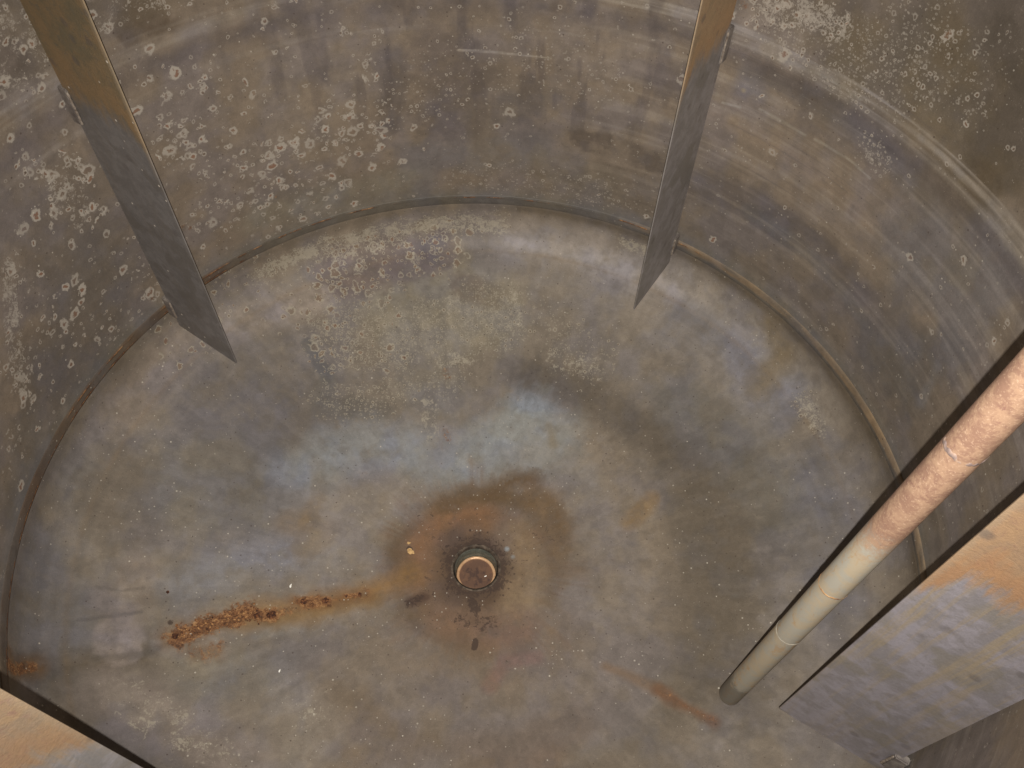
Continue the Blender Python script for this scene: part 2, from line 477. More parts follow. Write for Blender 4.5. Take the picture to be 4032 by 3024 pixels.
# concentric lathe-like marks on the rim
k = fbm(np.stack([r_ * 90, t_ * 1.2, r_ * 0], 1), 1, 31, 3)
amp = np.clip((r_ - .82) / .08, 0, 1) * .10 + .02
C.tint *= (1 + k * amp)[:, None]
k = (np.exp(-((r_ - .945) / .006) ** 2) * np.clip(.6 + C.w1, 0, 1) * .35)[:, None]
C.tint = C.tint * (1 - k) + alb((104, 86, 62)) * k
# dark band just under the seam (brown film)
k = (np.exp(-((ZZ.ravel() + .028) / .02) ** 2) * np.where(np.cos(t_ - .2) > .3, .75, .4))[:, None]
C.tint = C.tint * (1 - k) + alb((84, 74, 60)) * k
# rust streak and its halo
P((122, 92, 52), .9, [(375, 1378), (450, 1350), (560, 1326), (700, 1304), (800, 1278), (890, 1240)], 27, .9, .6); P((116, 92, 58), .7, [(600, 1335), (700, 1325), (800, 1300)], 20, .9, .6)
P((112, 80, 46), .8, [(640, 1300), (700, 1302), (790, 1283)], 17, .8, .6)
P((122, 112, 96), .7, [(400, 1410), (440, 1430), (480, 1400)], 40); P((116, 90, 56), .7, [(425, 1410), (470, 1405)], 22, .8, .7)
M('rust', 1.0, [(380, 1375), (430, 1357), (480, 1338), (530, 1322)], 24, .7, .7)
M('rust', .85, [(440, 1348), (520, 1320), (590, 1330)], 15, .6, .7)
M('rust', .8, [(645, 1298), (672, 1303), (706, 1298)], 16, .6, .6)
M('rust', .8, [(747, 1288), (776, 1285)], 7, .5)
M('rust', .5, [(600, 1325), (700, 1300), (790, 1280)], 12, .8)
M('rust', .45, [(425, 1405), (445, 1415), (470, 1400)], 20, .6)
M('dark', .8, [(378, 1375)], 10); M('dark', .9, [(555, 1328), (585, 1328)], 10); M('dark', .75, [(400, 1362), (450, 1342), (520, 1322)], 7, .6, .8); M('dark', .7, [(645, 1300), (672, 1304)], 8); M('dark', .6, [(700, 1300), (712, 1296)], 8)
P((108, 84, 56), .6, [(1310, 1440), (1360, 1460), (1420, 1490)], 12, .8)
P((100, 70, 48), .8, [(1420, 1490), (1470, 1520), (1540, 1558)], 12, .9, .9)
M('rust', .3, [(1440, 1500), (1540, 1555)], 8, .8)
M('rust', .45, [(962, 930), (967, 948)], 8); M('rust', .4, [(963, 800), (968, 815)], 9); M('rust', .4, [(1243, 917)], 8)
P((122, 96, 56), .6, [(1380, 1110), (1410, 1080), (1360, 1130)], 18); P((116, 100, 70), .5, [(1185, 920), (1195, 960)], 12)
P((108, 92, 62), .6, [(1660, 700), (1690, 760), (1640, 830)], 30)
# corner rust at far left
P((100, 74, 44), .8, [(10, 1400), (30, 1440), (80, 1440)], 24)
M('rust', .7, [(5, 1420), (30, 1445), (70, 1440)], 14)
M('rust', .35, [(20, 1180), (10, 1250), (5, 1350)], 10)
# scale spots
M('spot', .95, [(730, 560), (850, 550), (960, 540)], 50)
M('spot', .85, [(720, 640), (740, 700), (700, 760)], 50)
M('spot', .85, [(830, 640), (740, 620)], 50); M('crust', .38, [(980, 660), (1090, 700), (1110, 640)], 40, .8)
M('spot', .25, [(600, 650), (500, 600), (400, 720)], 60)
M('spot', .5, [(840, 770), (720, 760)], 40)
M('fine', .6, [(1030, 640), (1090, 680), (1100, 720)], 38)
M('fine', .95, [(980, 690), (1060, 720), (1090, 660)], 45)
M('fine', .9, [(750, 720), (850, 740), (930, 700)], 65)
M('fine', .6, [(720, 870), (820, 860), (880, 830)], 40)
M('fine', .5, [(980, 790), (960, 830)], 35)
M('fine', .45, [(560, 590), (760, 520), (950, 480), (1080, 475)], 28)
M('crust', .6, [(560, 590), (700, 530), (860, 495), (1000, 480), (1080, 490)], 20)
M('crust', .5, [(900, 560), (860, 520), (700, 560)], 12)
M('crust', .55, [(1115, 640), (1125, 700)], 10); M('crust', .5, [(960, 780), (1020, 770)], 20)
M('crust', .45, [(920, 880), (930, 930)], 22); M('crust', .6, [(1350, 525), (1395, 540)], 16); M('fine', .6, [(1350, 525), (1400, 545)], 22)
M('crust', .45, [(1735, 870), (1770, 930)], 22); M('fine', .5, [(1735, 870), (1760, 920)], 26)
M('crust', .4, [(1200, 780), (1280, 800)], 34, .9); M('fine', .35, [(1180, 700), (1280, 780)], 50)
M('crust', .38, [(280, 1520), (380, 1560), (450, 1620)], 60, .9); M('crust', .35, [(680, 1540)], 50, .9)
M('scratch', .5, [(420, 1120), (620, 1140), (700, 1200)], 90, .9)
# outer skin and the drain bore edge
n2 = 128
a2 = np.linspace(0, 2 * math.pi, n2, endpoint=False)
prof = [(.07, FLOOR - .02), (.4, float(head_z(.4)) - .02), (.75, float(head_z(.75)) - .02), (.90, float(head_z(.90)) - .03), (.96, float(head_z(.96)) - .035), (.995, -.13), (1.012, -.09), (1.012, -SF), (1.012, -.03)]
EX = np.array([[r * math.cos(t), r * math.sin(t), z] for r, z in prof for t in a2])
EQ = np.array([[j * n2 + i, (j + 1) * n2 + i, (j + 1) * n2 + (i + 1) % n2, j * n2 + (i + 1) % n2] for j in range(len(prof) - 1) for i in range(n2)])
Xd = X.copy(); nrm = np.stack([-X[:, 0] * .5, -X[:, 1] * .5, np.ones(len(X))], 1)
Xd[:, 2] += (C.w1 * .0016 + fbm(X, 3, 77, 2) * .003) * np.clip((1 - r_) / .05, 0, 1) * np.clip((r_ - HOLE) / .05, 0, 1)
C.finish()
ARC = np.repeat(arc[:, None], nu, 1)
me = grid_mesh('bottom_head', Xd, nu, nv, np.stack([ARC * np.cos(TH0), ARC * np.sin(TH0)], -1).reshape(-1, 2), C, extra=(EX, EQ))
steel_head = steel('steel_head', spot_pale=(154, 145, 126), hollow1=.55, hollow2=.42, core=(112, 92, 72))
part('bottom_head', me, steel_head)

# ---- wall
nu, nv = 1500, 360
th = np.linspace(0, 2 * math.pi, nu, endpoint=False)
zs = np.concatenate([np.linspace(.014, 1.12, nv - 10), np.linspace(1.16, 1.9, 10)])
ZZ, TH = np.meshgrid(zs, th, indexing='ij')
X = np.stack([np.cos(TH), np.sin(TH), ZZ], -1).reshape(-1, 3)
z_ = ZZ.ravel(); t_ = TH.ravel()
C = Canvas(X, (112, 100, 88))
P = C.paint; M = C.mask
P((98, 89, 81), .8, [(60, 480), (200, 420), (280, 560)], 120)
P((90, 83, 77), .9, [(180, 620), (230, 720), (130, 800)], 110)
P((94, 88, 82), .8, [(60, 950), (40, 1080)], 60)
P((118, 106, 93), .7, [(600, 200), (720, 180), (640, 300)], 90)
P((112, 100, 88), .7, [(420, 380), (560, 450)], 70)
P((110, 104, 92), .7, [(560, 470), (760, 420), (900, 380)], 40)
P((90, 82, 78), .8, [(850, 130), (850, 260)], 30); P((88, 80, 78), .7, [(950, 100), (1000, 180), (960, 260)], 60)
P((96, 88, 80), .7, [(1060, 250), (1150, 210)], 60); P((100, 94, 88), .7, [(900, 330), (1050, 340), (1150, 320)], 40)
P((116, 104, 92), .7, [(1300, 150), (1350, 220)], 60)
P((84, 74, 68), .8, [(1265, 305), (1310, 300)], 26, .4, 1.0); P((84, 74, 68), .7, [(1385, 345), (1420, 350)], 26, .4, 1.0)
P((112, 102, 88), .7, [(1200, 370), (1300, 400)], 50)
P((94, 86, 84), .8, [(1510, 390), (1640, 430), (1780, 540), (1860, 640)], 26)
P((88, 80, 78), .8, [(1500, 420), (1600, 450), (1700, 520)], 24)
P((92, 88, 86), .7, [(1620, 460), (1760, 560), (1870, 700)], 20)
P((120, 106, 92), .8, [(1530, 240), (1680, 320), (1830, 430), (1930, 560)], 22)
P((112, 100, 88), .8, [(1540, 300), (1680, 370), (1800, 480)], 26)
P((98, 92, 88), .8, [(1620, 160), (1780, 220), (1920, 330), (2040, 470)], 30)
P((102, 96, 89), .8, [(1980, 560), (2080, 640), (2150, 560)], 110)
P((90, 86, 83), .8, [(1960, 820), (1900, 760), (2050, 760)], 70)
P((118, 114, 112), .6, [(1990, 870), (2010, 830), (2025, 790)], 14)
P((96, 86, 70), .8, [(1850, 120), (2000, 200), (2100, 350)], 110)
P((78, 67, 52), .9, [(2150, 300), (2130, 380), (2190, 200)], 65)
P((76, 66, 52), .9, [(2160, 80), (2200, 160)], 55)
P((92, 82, 66), .8, [(1980, 60), (2080, 120)], 70)
P((124, 112, 98), .7, [(1640, 30), (1720, 60)], 50)
P((80, 68, 56), .8, [(280, 60), (300, 30), (340, 45)], 30, .4, .6); P((76, 66, 56), .8, [(70, 120), (30, 180), (95, 130)], 26, .4, .6)
P((124, 114, 104), .6, [(20, 30), (120, 160), (40, 200)], 40)
# the upper girth mark: pale rubbed line with a purple-grey band under it
zr = .652 + .012 * np.cos(t_ - 2.6)
k = np.exp(-((z_ - (zr - .045)) / .028) ** 2) * np.clip(.75 + .7 * C.w1, 0, 1) * .75
C.tint = C.tint * (1 - k[:, None]) + alb((86, 78, 76)) * k[:, None]
st = fbm(np.stack([t_ * 5, z_ * 140, t_ * 0], 1), 1, 91, 3)
rgt = np.clip((1.45 - t_) / .3, 0, 1) + (t_ > 5.2)
b1 = fbm(np.stack([t_ * 1.6, z_ * 26, t_ * 0], 1), 1, 131, 4)
b2 = fbm(np.stack([t_ * 3.5, z_ * 95, t_ * 0], 1), 1, 135, 3)
C.tint *= (1 + (.22 * b1 + .12 * b2) * (.22 + .78 * rgt) * np.clip((.70 - z_) / .05, .2, 1))[:, None]
k = (np.clip((b2 - .16) / .12, 0, 1) * np.clip((b1 + .15) / .2, 0, 1) * rgt * np.clip((.68 - z_) / .04, 0, 1) * .22)[:, None]
C.tint = C.tint * (1 - k) + alb((138, 128, 116)) * k
k = np.clip((zr + .028 - z_) / .003, 0, 1) * np.clip((z_ - zr + .028) / .018, 0, 1) * np.clip(.45 + 1.5 * st, 0, 1) * np.where((t_ < 1.3) | (t_ > 5), .75, .38)
k = np.maximum(k, np.exp(-((z_ - zr - .007) / .0035) ** 2) * np.clip(.75 + 1.2 * C.w1, 0, 1) * np.where((t_ < 1.3) | (t_ > 5), .8, .35))
C.tint = C.tint * (1 - k[:, None]) + alb((140, 131, 121)) * k[:, None]
k = np.exp(-((z_ - (zr - .10)) / .010) ** 2) * np.clip(.2 + 1.2 * st, 0, 1) * .5
C.tint = C.tint * (1 - k[:, None]) + alb((138, 128, 118)) * k[:, None]
vd = fbm(np.stack([t_ * 26, z_ * 6, t_ * 0], 1), 1, 61, 4)
k = (np.clip((vd - .05) / .22, 0, 1) * .50 * np.clip((1.5 - np.abs(t_ - 1.5) * 1.6), 0.15, 1) * np.clip((z_ - .12) / .3, .1, 1))[:, None]
C.tint = C.tint * (1 - k) + alb((80, 72, 70)) * k
# everything above the old liquid line is dirtier and crusted
up = np.clip((z_ - .69 + .02 * C.w1) / .03, 0, 1)
k = (up * .45)[:, None]
C.tint = C.tint * (1 - k) + alb((98, 87, 72)) * k
left = np.clip((t_ - 1.7) / .3, 0, 1)
C.m['crust'] = up * (.36 * left + .16 * (1 - left))
C.m['spot'] = np.maximum(C.m['spot'], up * .45 * left)
# right part: long horizontal wipe marks
right = np.clip((1.25 - t_) / .25, 0, 1) * np.clip((t_ + .1), 0, 1) + (t_ > 5.4) * 1.0
C.m['scratch'] = np.clip(right, 0, 1) * (1 - up) * np.clip((z_ - .04) / .1, 0, 1) * .9
C.m['scratch'] = np.maximum(C.m['scratch'], .25 * (1 - up) * np.clip(z_ / .3, 0, 1))
P((140, 132, 120), .6, [(1640, 236), (1700, 268), (1740, 292)], 3.2, .5, .5)
P((146, 138, 126), .7, [(1560, 222), (1600, 232)], 2.6, .5, .5)
P((140, 132, 120), .6, [(1760, 300), (1840, 348), (1880, 385)], 2.6, .5, .5)
P((146, 136, 124), .7, [(990, 108), (1060, 112), (1130, 120), (1190, 126)], 2.6, .5, .4)
P((146, 140, 130), .5, [(1700, 130), (1790, 170), (1860, 215)], 3, .5, .5)
P((116, 102, 84), .7, [(1585, 175), (1600, 180)], 10); P((98, 95, 101), .6, [(1610, 190), (1640, 200)], 26, .6); P((136, 122, 96), .8, [(1607, 196)], 6)
k = (rgt * np.clip((.45 - z_) / .3, 0, 1) * .35)[:, None]
C.tint = C.tint * (1 - k) + alb((88, 83, 78)) * k
k = (np.clip((.62 - t_) / .3, 0, 1) * np.clip((z_ - .66) / .1, 0, 1) * .55 + (t_ > 5) * np.clip((z_ - .66) / .1, 0, 1) * .5)[:, None]
C.tint = C.tint * (1 - k) + alb((82, 72, 58)) * k
# grey film right above the seam
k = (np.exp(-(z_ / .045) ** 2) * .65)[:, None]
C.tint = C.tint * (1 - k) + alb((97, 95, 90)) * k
# scale spots
bgd = np.clip((t_ - 1.75) / .2, 0, 1) * np.clip((3.6 - t_) / .3, 0, 1) * (1 - up)
C.m['spot'] = np.maximum(C.m['spot'], .12 * bgd + .014)
C.m['fine'] = np.maximum(C.m['fine'], .03)
M('spot', .9, [(370, 320), (400, 290), (420, 330)], 45); M('spot', .6, [(340, 190), (420, 180)], 36)
M('spot', .85, [(470, 350), (560, 350), (640, 320), (720, 290)], 45)
M('spot', .7, [(720, 240), (810, 250), (800, 310)], 38); M('spot', .9, [(790, 130), (805, 175)], 16); M('spot', .9, [(735, 55), (745, 72)], 14)
M('spot', .85, [(110, 360), (180, 380), (130, 440), (190, 460)], 38); M('spot', .85, [(60, 350), (80, 370)], 26)
M('spot', .9, [(20, 560), (30, 600)], 32); M('spot', .9, [(45, 800), (60, 850)], 32); M('spot', .6, [(30, 950), (40, 1040)], 28)
M('spot', .6, [(310, 590), (330, 630)], 28); M('spot', .35, [(110, 700), (230, 700)], 60)
M('spot', .55, [(440, 470), (560, 440), (700, 390)], 40); M('spot', .35, [(500, 520), (640, 460), (800, 410)], 24)
M('crust', .55, [(160, 230), (190, 280), (240, 370)], 12); M('crust', .45, [(130, 400), (170, 450)], 40); M('crust', .5, [(20, 580), (40, 830)], 26)
M('fine', .22, [(900, 200), (1100, 120), (1250, 160)], 90); M('fine', .3, [(1000, 380), (1200, 400), (1350, 420)], 40)
M('fine', .6, [(1720, 60), (1850, 120), (1950, 150)], 80); M('fine', .5, [(1960, 60), (2080, 160)], 90); M('fine', .75, [(1880, 310), (1900, 350)], 32)
M('fine', .6, [(1760, 120), (1850, 200)], 40); M('spot', .75, [(1625, 25), (1700, 20), (1790, 40)], 36)
M('crust', .55, [(1660, 20), (1760, 30), (1820, 60)], 36); M('crust', .3, [(1860, 100), (2000, 120)], 60); M('crust', .5, [(1890, 330)], 26)
M('rust', .5, [(1600, 4), (1610, 14)], 9)
for p, r in (((395, 490), 9), ((410, 492), 7), ((368, 528), 6), ((325, 622), 5), ((328, 645), 5), ((597, 424), 5), ((108, 712), 5)):
    M('rust', .5, [p], r)
M('dark', .6, [(325, 690), (300, 730)], 3)
top = 1.9
EX = np.array([[r * math.cos(t), r * math.sin(t), z] for r, z in ((1.0, top), (1.012, top), (1.012, .01)) for t in a2])
EQ = np.array([[j * n2 + i, j * n2 + (i + 1) % n2, (j + 1) * n2 + (i + 1) % n2, (j + 1) * n2 + i] for j in range(2) for i in range(n2)])
Xd = X.copy()
d = C.w1 * .0006 + fbm(X, 2.2, 55, 2) * .002
Xd[:, :2] *= (1 + d * np.clip(z_ / .05, 0, 1))[:, None]
C.finish()
me = grid_mesh('wall', Xd, nu, nv, np.stack([t_, z_], 1), C, extra=(EX, EQ), flip=True)
part('wall', me, steel('steel_wall', vertical=True, speck=.5))

# ---- girth weld between wall and bottom head
nu, nv = 1500, 22
th = np.linspace(0, 2 * math.pi, nu, endpoint=False)
s = np.linspace(-1, 1, nv)
SSg, TH = np.meshgrid(s, th, indexing='ij')
rip = fbm(np.stack([TH.ravel() * 60, SSg.ravel() * 1.5, SSg.ravel() * 0], 1), 1, 3, 3).reshape(SSg.shape)
edge = fbm(np.stack([TH.ravel() * 16, SSg.ravel() * .1, SSg.ravel() * 0], 1), 1, 13, 3).reshape(SSg.shape)
rightw = np.clip(np.cos(TH - .35) * 1.6 - .35, 0, 1)
bulge = .0028 + .0022 * rightw
Rr = 1 - (np.sqrt(np.maximum(1 - SSg ** 2, 0)) * bulge * (1 + .25 * rip)) + (np.abs(SSg) > .99) * .0015
Zr = SSg * .0175 + edge * .0016 * (1 - SSg ** 2)
X = np.stack([Rr * np.cos(TH), Rr * np.sin(TH), Zr], -1).reshape(-1, 3)
C = Canvas(X, (88, 82, 74))
t_ = TH.ravel(); s_ = SSg.ravel()
tp = (t_ + math.pi) % (2 * math.pi) - math.pi
k = np.clip((1.02 - np.abs(tp - .15)) / .2, 0, 1) * np.clip(.85 + .35 * C.w1, 0, 1)
k = (k * np.clip((s_ + .25) / .3, 0, 1) * np.clip(.8 + 1.2 * fbm(np.stack([t_ * 14, s_ * 1.5, t_ * 0], 1), 1, 28, 3), .25, 1))[:, None]
C.tint = C.tint * (1 - k) + alb((118, 99, 76)) * k
kl = np.clip((1.1 - np.abs(tp - 3.3)) / .2, 0, 1) + np.clip((1.1 - np.abs(tp + 2.98)) / .2, 0, 1)
k = (np.clip(kl, 0, 1) * .8 * np.clip(.6 + C.w1, 0, 1))[:, None]
C.tint = C.tint * (1 - k) + alb((84, 64, 44)) * k
line = fbm(np.stack([t_ * 40, t_ * 0, t_ * 0], 1), 1, 21, 3)
run = fbm(np.stack([t_ * 5, t_ * 0 + 4, t_ * 0], 1), 1, 22, 2)
pit = np.clip(.55 + 1.3 * line, 0, 1) * np.clip(.75 + 2.2 * run, 0, 1)
C.m['rust'] = np.exp(-((s_ - .55) / .14) ** 2) * pit * np.clip((1.35 - np.abs(tp - 1.75)) / .2, 0, 1) * 1.0
C.m['rust'] = np.maximum(C.m['rust'], np.exp(-((s_ + .6) / .16) ** 2) * np.clip(.7 + 1.5 * line, 0, 1) * np.clip(kl, 0, 1) * .9)
C.m['dark'] = np.exp(-((s_ + .5) / .3) ** 2) * np.clip(.5 + 1.8 * line, 0, 1) * np.clip(kl + .25, 0, 1) * .9
C.finish()
me = grid_mesh('weld_seam', X, nu, nv, np.stack([t_, Zr.ravel()], 1), C, flip=True)
part('weld_seam', me, steel('steel_weld', vertical=False, speck=.5))

# ---- drain: bore, seat ring, closing disc
def lathe(name, prof, seg=128, jitter=0.0, seed=1, flip=False, cap=False):
    rng = np.random.default_rng(seed)
    t = np.linspace(0, 2 * math.pi, seg, endpoint=False)
    V = []
    for j, (r, z) in enumerate(prof):
        n = fbm(np.stack([np.cos(t) * 3, np.sin(t) * 3, np.full(seg, j * .7)], 1), 1, seed, 3) * jitter
        n2_ = fbm(np.stack([np.cos(t) * 9, np.sin(t) * 9, np.full(seg, j * .7)], 1), 1, seed + 7, 2) * jitter
        for i in range(seg):
            q = max(r + n[i] * (1 if r > 0 else 0), 0)
            V.append((q * math.cos(t[i]) * S, q * math.sin(t[i]) * S, (z + n2_[i] * .6) * S))
    Fc = [(j * seg + i, j * seg + (i + 1) % seg, (j + 1) * seg + (i + 1) % seg, (j + 1) * seg + i) for j in range(len(prof) - 1) for i in range(seg)]
    if flip: Fc = [f[::-1] for f in Fc]
    if cap: Fc.append([(len(prof) - 1) * seg + i for i in range(seg)])
    me = bpy.data.meshes.new(name); me.from_pydata(V, [], Fc); me.update()
    for p in me.polygons: p.use_smooth = True
    return me
def simple(name, cols, sc=60, rough=.6, metal=0.0, bump=.4, spread=(.35, .65), fine=None):
    T = NT(name)
    pos = T.vmath('SCALE', T.n.new('ShaderNodeNewGeometry').outputs['Position'], 1 / S)
    n = T.noise(pos, sc, 5, .7)
    ramp = T.n.new('ShaderNodeValToRGB'); T.put(ramp.inputs[0], n)
    e = ramp.color_ramp.elements
    k = len(cols)
    e[0].position = spread[0]; e[0].color = (*alb(cols[0]), 1)
    e[1].position = spread[1]; e[1].color = (*alb(cols[-1]), 1)
    for i in range(1, k - 1):
        q = e.new(spread[0] + (spread[1] - spread[0]) * i / (k - 1)); q.color = (*alb(cols[i]), 1)
    T.put(T.bsdf.inputs['Base Color'], ramp.outputs[0])
    T.bsdf.inputs['Roughness'].default_value = rough
    T.bsdf.inputs['Metallic'].default_value = metal
    T.put(T.bsdf.inputs['Normal'], T.bump(T.noise(pos, sc * 2.5, 4, .7), bump, .0012))
    return T.mat
drain = part('drain_fitting', lathe('drain_fitting', [(.0675, FLOOR - .004), (.0665, FLOOR + .003), (.0625, FLOOR + .0022), (.060, FLOOR - .004), (.0590, FLOOR - .012), (.0575, FLOOR - .020)], 160, .0016, 4),
             simple('grimy_weld', [(46, 38, 32), (74, 62, 50), (100, 86, 72)], 70, .75, bump=.8))
drain['label'] = 'blackened weld round the drain mouth'
part('bore', lathe('bore', [(.0572, FLOOR - .006), (.0555, FLOOR - .014), (.0548, FLOOR - .030), (.0545, FLOOR - .052)], 128, .0006, 6),
     simple('green_grey_bore', [(72, 74, 64), (92, 96, 86), (112, 112, 100)], 60, .55, bump=.3), drain)
part('seat_ring', lathe('seat_ring', [(.0535, FLOOR - .0485), (.0528, FLOOR - .0466), (.0512, FLOOR - .0458), (.0478, FLOOR - .0460), (.0456, FLOOR - .0474), (.0450, FLOOR - .056)], 128, .0002, 8),
     simple('bronze_ring', [(164, 124, 86), (190, 148, 106), (206, 164, 120)], 50, .35, .25, bump=.12), drain)
T = NT('brown_disc')
pos = T.vmath('SCALE', T.n.new('ShaderNodeNewGeometry').outputs['Position'], 1 / S)
rc = T.n.new('ShaderNodeVectorMath'); rc.operation = 'LENGTH'; T.put(rc.inputs[0], T.vmath('MULTIPLY', pos, (1, 1, 0)))
n = T.noise(pos, 70, 4, .7)
e = T.math('SUBTRACT', n, T.math('MULTIPLY', rc.outputs['Value'], 4.2))
c = T.mix(T.ss(e, .40, .50, 0, .8), alb((92, 66, 50)), alb((66, 48, 42)))
c = T.mix(T.ss(T.noise(T.vmath('ADD', pos, (.4, .2, 0)), 45, 3, .6), .52, .62, 0, .4), c, alb((112, 80, 56)))
T.put(T.bsdf.inputs['Base Color'], c); T.bsdf.inputs['Roughness'].default_value = .5
T.put(T.bsdf.inputs['Normal'], T.bump(n, .2, .001))
part('closing_disc', lathe('closing_disc', [(.0, FLOOR - .0505), (.02, FLOOR - .0503), (.036, FLOOR - .0502), (.0452, FLOOR - .0500)], 96, 0, 9), T.mat, drain)

# ================================================================== BAFFLES
def frustum_box(verts, faces, x0, x1, y0, y1, z0, z1):
    b = len(verts)
    for z in (z0, z1):
        for y in (y0, y1):
            for x in (x0, x1): verts.append((x, y, z))
    faces += [tuple(b + i for i in f) for f in ((0, 2, 3, 1), (4, 5, 7, 6), (0, 1, 5, 4), (2, 6, 7, 3), (0, 4, 6, 2), (1, 3, 7, 5))]

def baffle_mat(name, grey, rust, rust2, dim=1.0, level=.665, amp=.02, sel=0.0, drip=1.0):
    T = NT(name)
    tc = T.n.new('ShaderNodeTexCoord')
    p = T.vmath('SCALE', tc.outputs['Object'], 1 / S)
    sep = T.n.new('ShaderNodeSeparateXYZ'); T.put(sep.inputs[0], p)
    x, z = sep.outputs[0], sep.outputs[2]
    q = T.vmath('ADD', p, (sel, sel * 2.3, sel * .7))
    w = T.vmath('ADD', q, T.vmath('SCALE', T.noise(q, 18, 4, .6, color=True), .06))
    n2 = T.noise(w, 24, 5, .65); n3 = T.noise(w, 95, 4, .65); n4 = T.noise(q, 420, 2, .5)
    c = T.mix(T.ss(n2, .4, .62), alb(grey[0]), alb(grey[1]))
    c = T.mix(T.ss(T.noise(w, 11, 3, .5), .52, .62, 0, .7), c, alb(grey[2]))
    vs_ = T.noise(T.scale(q, (55, 1, 3.2)), 1.0, 4, .65)
    c = T.mix(T.math('MULTIPLY', T.ss(vs_, .47, .66, 0, .8 * drip), T.ss(z, .05, .6, .35, 1)), c, alb(grey[3]))
    f = T.math('MULTIPLY', T.math('MULTIPLY_ADD', n3, .3, .85), T.math('MULTIPLY_ADD', n4, .3, .85))
    f = T.math('MULTIPLY', f, 1.22)
    # rusty zone above the old liquid line, drips below it
    dr = T.noise(T.scale(q, (38, 1, 5)), 1.0, 4, .7)
    lv = T.math('ADD', z, T.math('MULTIPLY', T.math('SUBTRACT', dr, .5), .22 * drip))
    lv = T.math('ADD', lv, T.math('MULTIPLY', T.math('SUBTRACT', n2, .5), .09))
    lv = T.math('ADD', lv, T.ss(x, .815, .775, 0, .05))
    rz = T.ss(lv, level - amp * 1.8, level + amp * 1.6)
    rc_ = T.mix(T.ss(T.noise(w, 16, 5, .7), .4, .6), alb(rust[0]), alb(rust[1]))
    rc_ = T.mix(T.ss(T.noise(w, 60, 5, .75), .52, .68, 0, .8), rc_, alb(rust2))
    near = T.ss(T.math('ABSOLUTE', T.math('SUBTRACT', lv, level + .04)), .07, .0, 0, .55)
    rc_ = T.mix(near, rc_, alb(rust[2]))
    c = T.mix(rz, c, rc_)
    # worn bright inner edge, darker marks, nicks
    ed = T.math('ADD', x, T.math('MULTIPLY', T.math('SUBTRACT', n3, .5), .02))
    c = T.mix(T.math('MULTIPLY', T.ss(ed, .786, .777, 0, .4), T.ss(z, .5, .66, .05, 1)), c, alb((146, 128, 104)))
    nk, r, g, b = T.vor(T.scale(q, (1, 1, 1)), 34, '3D')
    c = T.mix(T.math('MULTIPLY', T.math('LESS_THAN', g, .22), T.ss(nk, .13, .07, 0, .75)), c, alb((206, 196, 180)))
    nk, r, g, b = T.vor(T.vmath('ADD', q, (4.2, 1, 2)), 20, '3D')
    c = T.mix(T.math('MULTIPLY', T.math('LESS_THAN', g, .25), T.ss(nk, .26, .12, 0, .45)), c, alb((78, 72, 70)))
    fc = T.n.new('ShaderNodeCombineColor')
    for i in range(3): T.put(fc.inputs[i], f)
    c = T.mix(1.0, c, fc.outputs[0], 'MULTIPLY')
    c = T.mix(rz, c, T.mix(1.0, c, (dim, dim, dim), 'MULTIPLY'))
    T.put(T.bsdf.inputs['Base Color'], c)
    T.put(T.bsdf.inputs['Roughness'], T.math('MULTIPLY_ADD', rz, .25, .48))
    T.bsdf.inputs['Metallic'].default_value = .12
    T.bsdf.inputs['Specular IOR Level'].default_value = .3
    hh = T.math('ADD', T.math('MULTIPLY', n3, .6), T.math('MULTIPLY', T.math('MULTIPLY', rz, T.noise(w, 130, 4, .7)), 1.2))
    T.put(T.bsdf.inputs['Normal'], T.bump(hh, .35, .0015))
    return T.mat

def plate_mesh(seed):
    """vertical plate in the local x-z plane, bottom edge cut slightly sloping and edges softened"""
    t = .0015
    nz, nx = 240, 26
    zt = 1.62
    V = []; Fc = []
    rng = random.Random(seed)
    def bow(x, z): return .0012 * math.sin(z * 2.3 + seed) * (x - .78) / .2
    prof = [(0, -1), (1, -1)]
    for side in (-1, 1):
        for j in range(nz + 1):
            v = j / nz
            for i in range(nx + 1):
                u = i / nx
                x = .775 + (.985 - .775) * u
                zb = -.078 + .012 * u
                z = zb + (zt - zb) * v
                V.append((x, side * t + bow(x, z), z))
    n1 = (nz + 1) * (nx + 1)
    def I(s, j, i): return s * n1 + j * (nx + 1) + i
    for s in (0, 1):
        for j in range(nz):
            for i in range(nx):
                f = (I(s, j, i), I(s, j, i + 1), I(s, j + 1, i + 1), I(s, j + 1, i))
                Fc.append(f if s == 0 else f[::-1])
    for j in range(nz):
        Fc.append((I(0, j, 0), I(0, j + 1, 0), I(1, j + 1, 0), I(1, j, 0)))
        Fc.append((I(0, j, nx), I(1, j, nx), I(1, j + 1, nx), I(0, j + 1, nx)))
    for i in range(nx):
        Fc.append((I(0, 0, i), I(1, 0, i), I(1, 0, i + 1), I(0, 0, i + 1)))
        Fc.append((I(0, nz, i), I(0, nz, i + 1), I(1, nz, i + 1), I(1, nz, i)))
    me = bpy.data.meshes.new('plate')
    me.from_pydata([(a * S, b * S, c * S) for a, b, c in V], [], Fc); me.update()
    return me

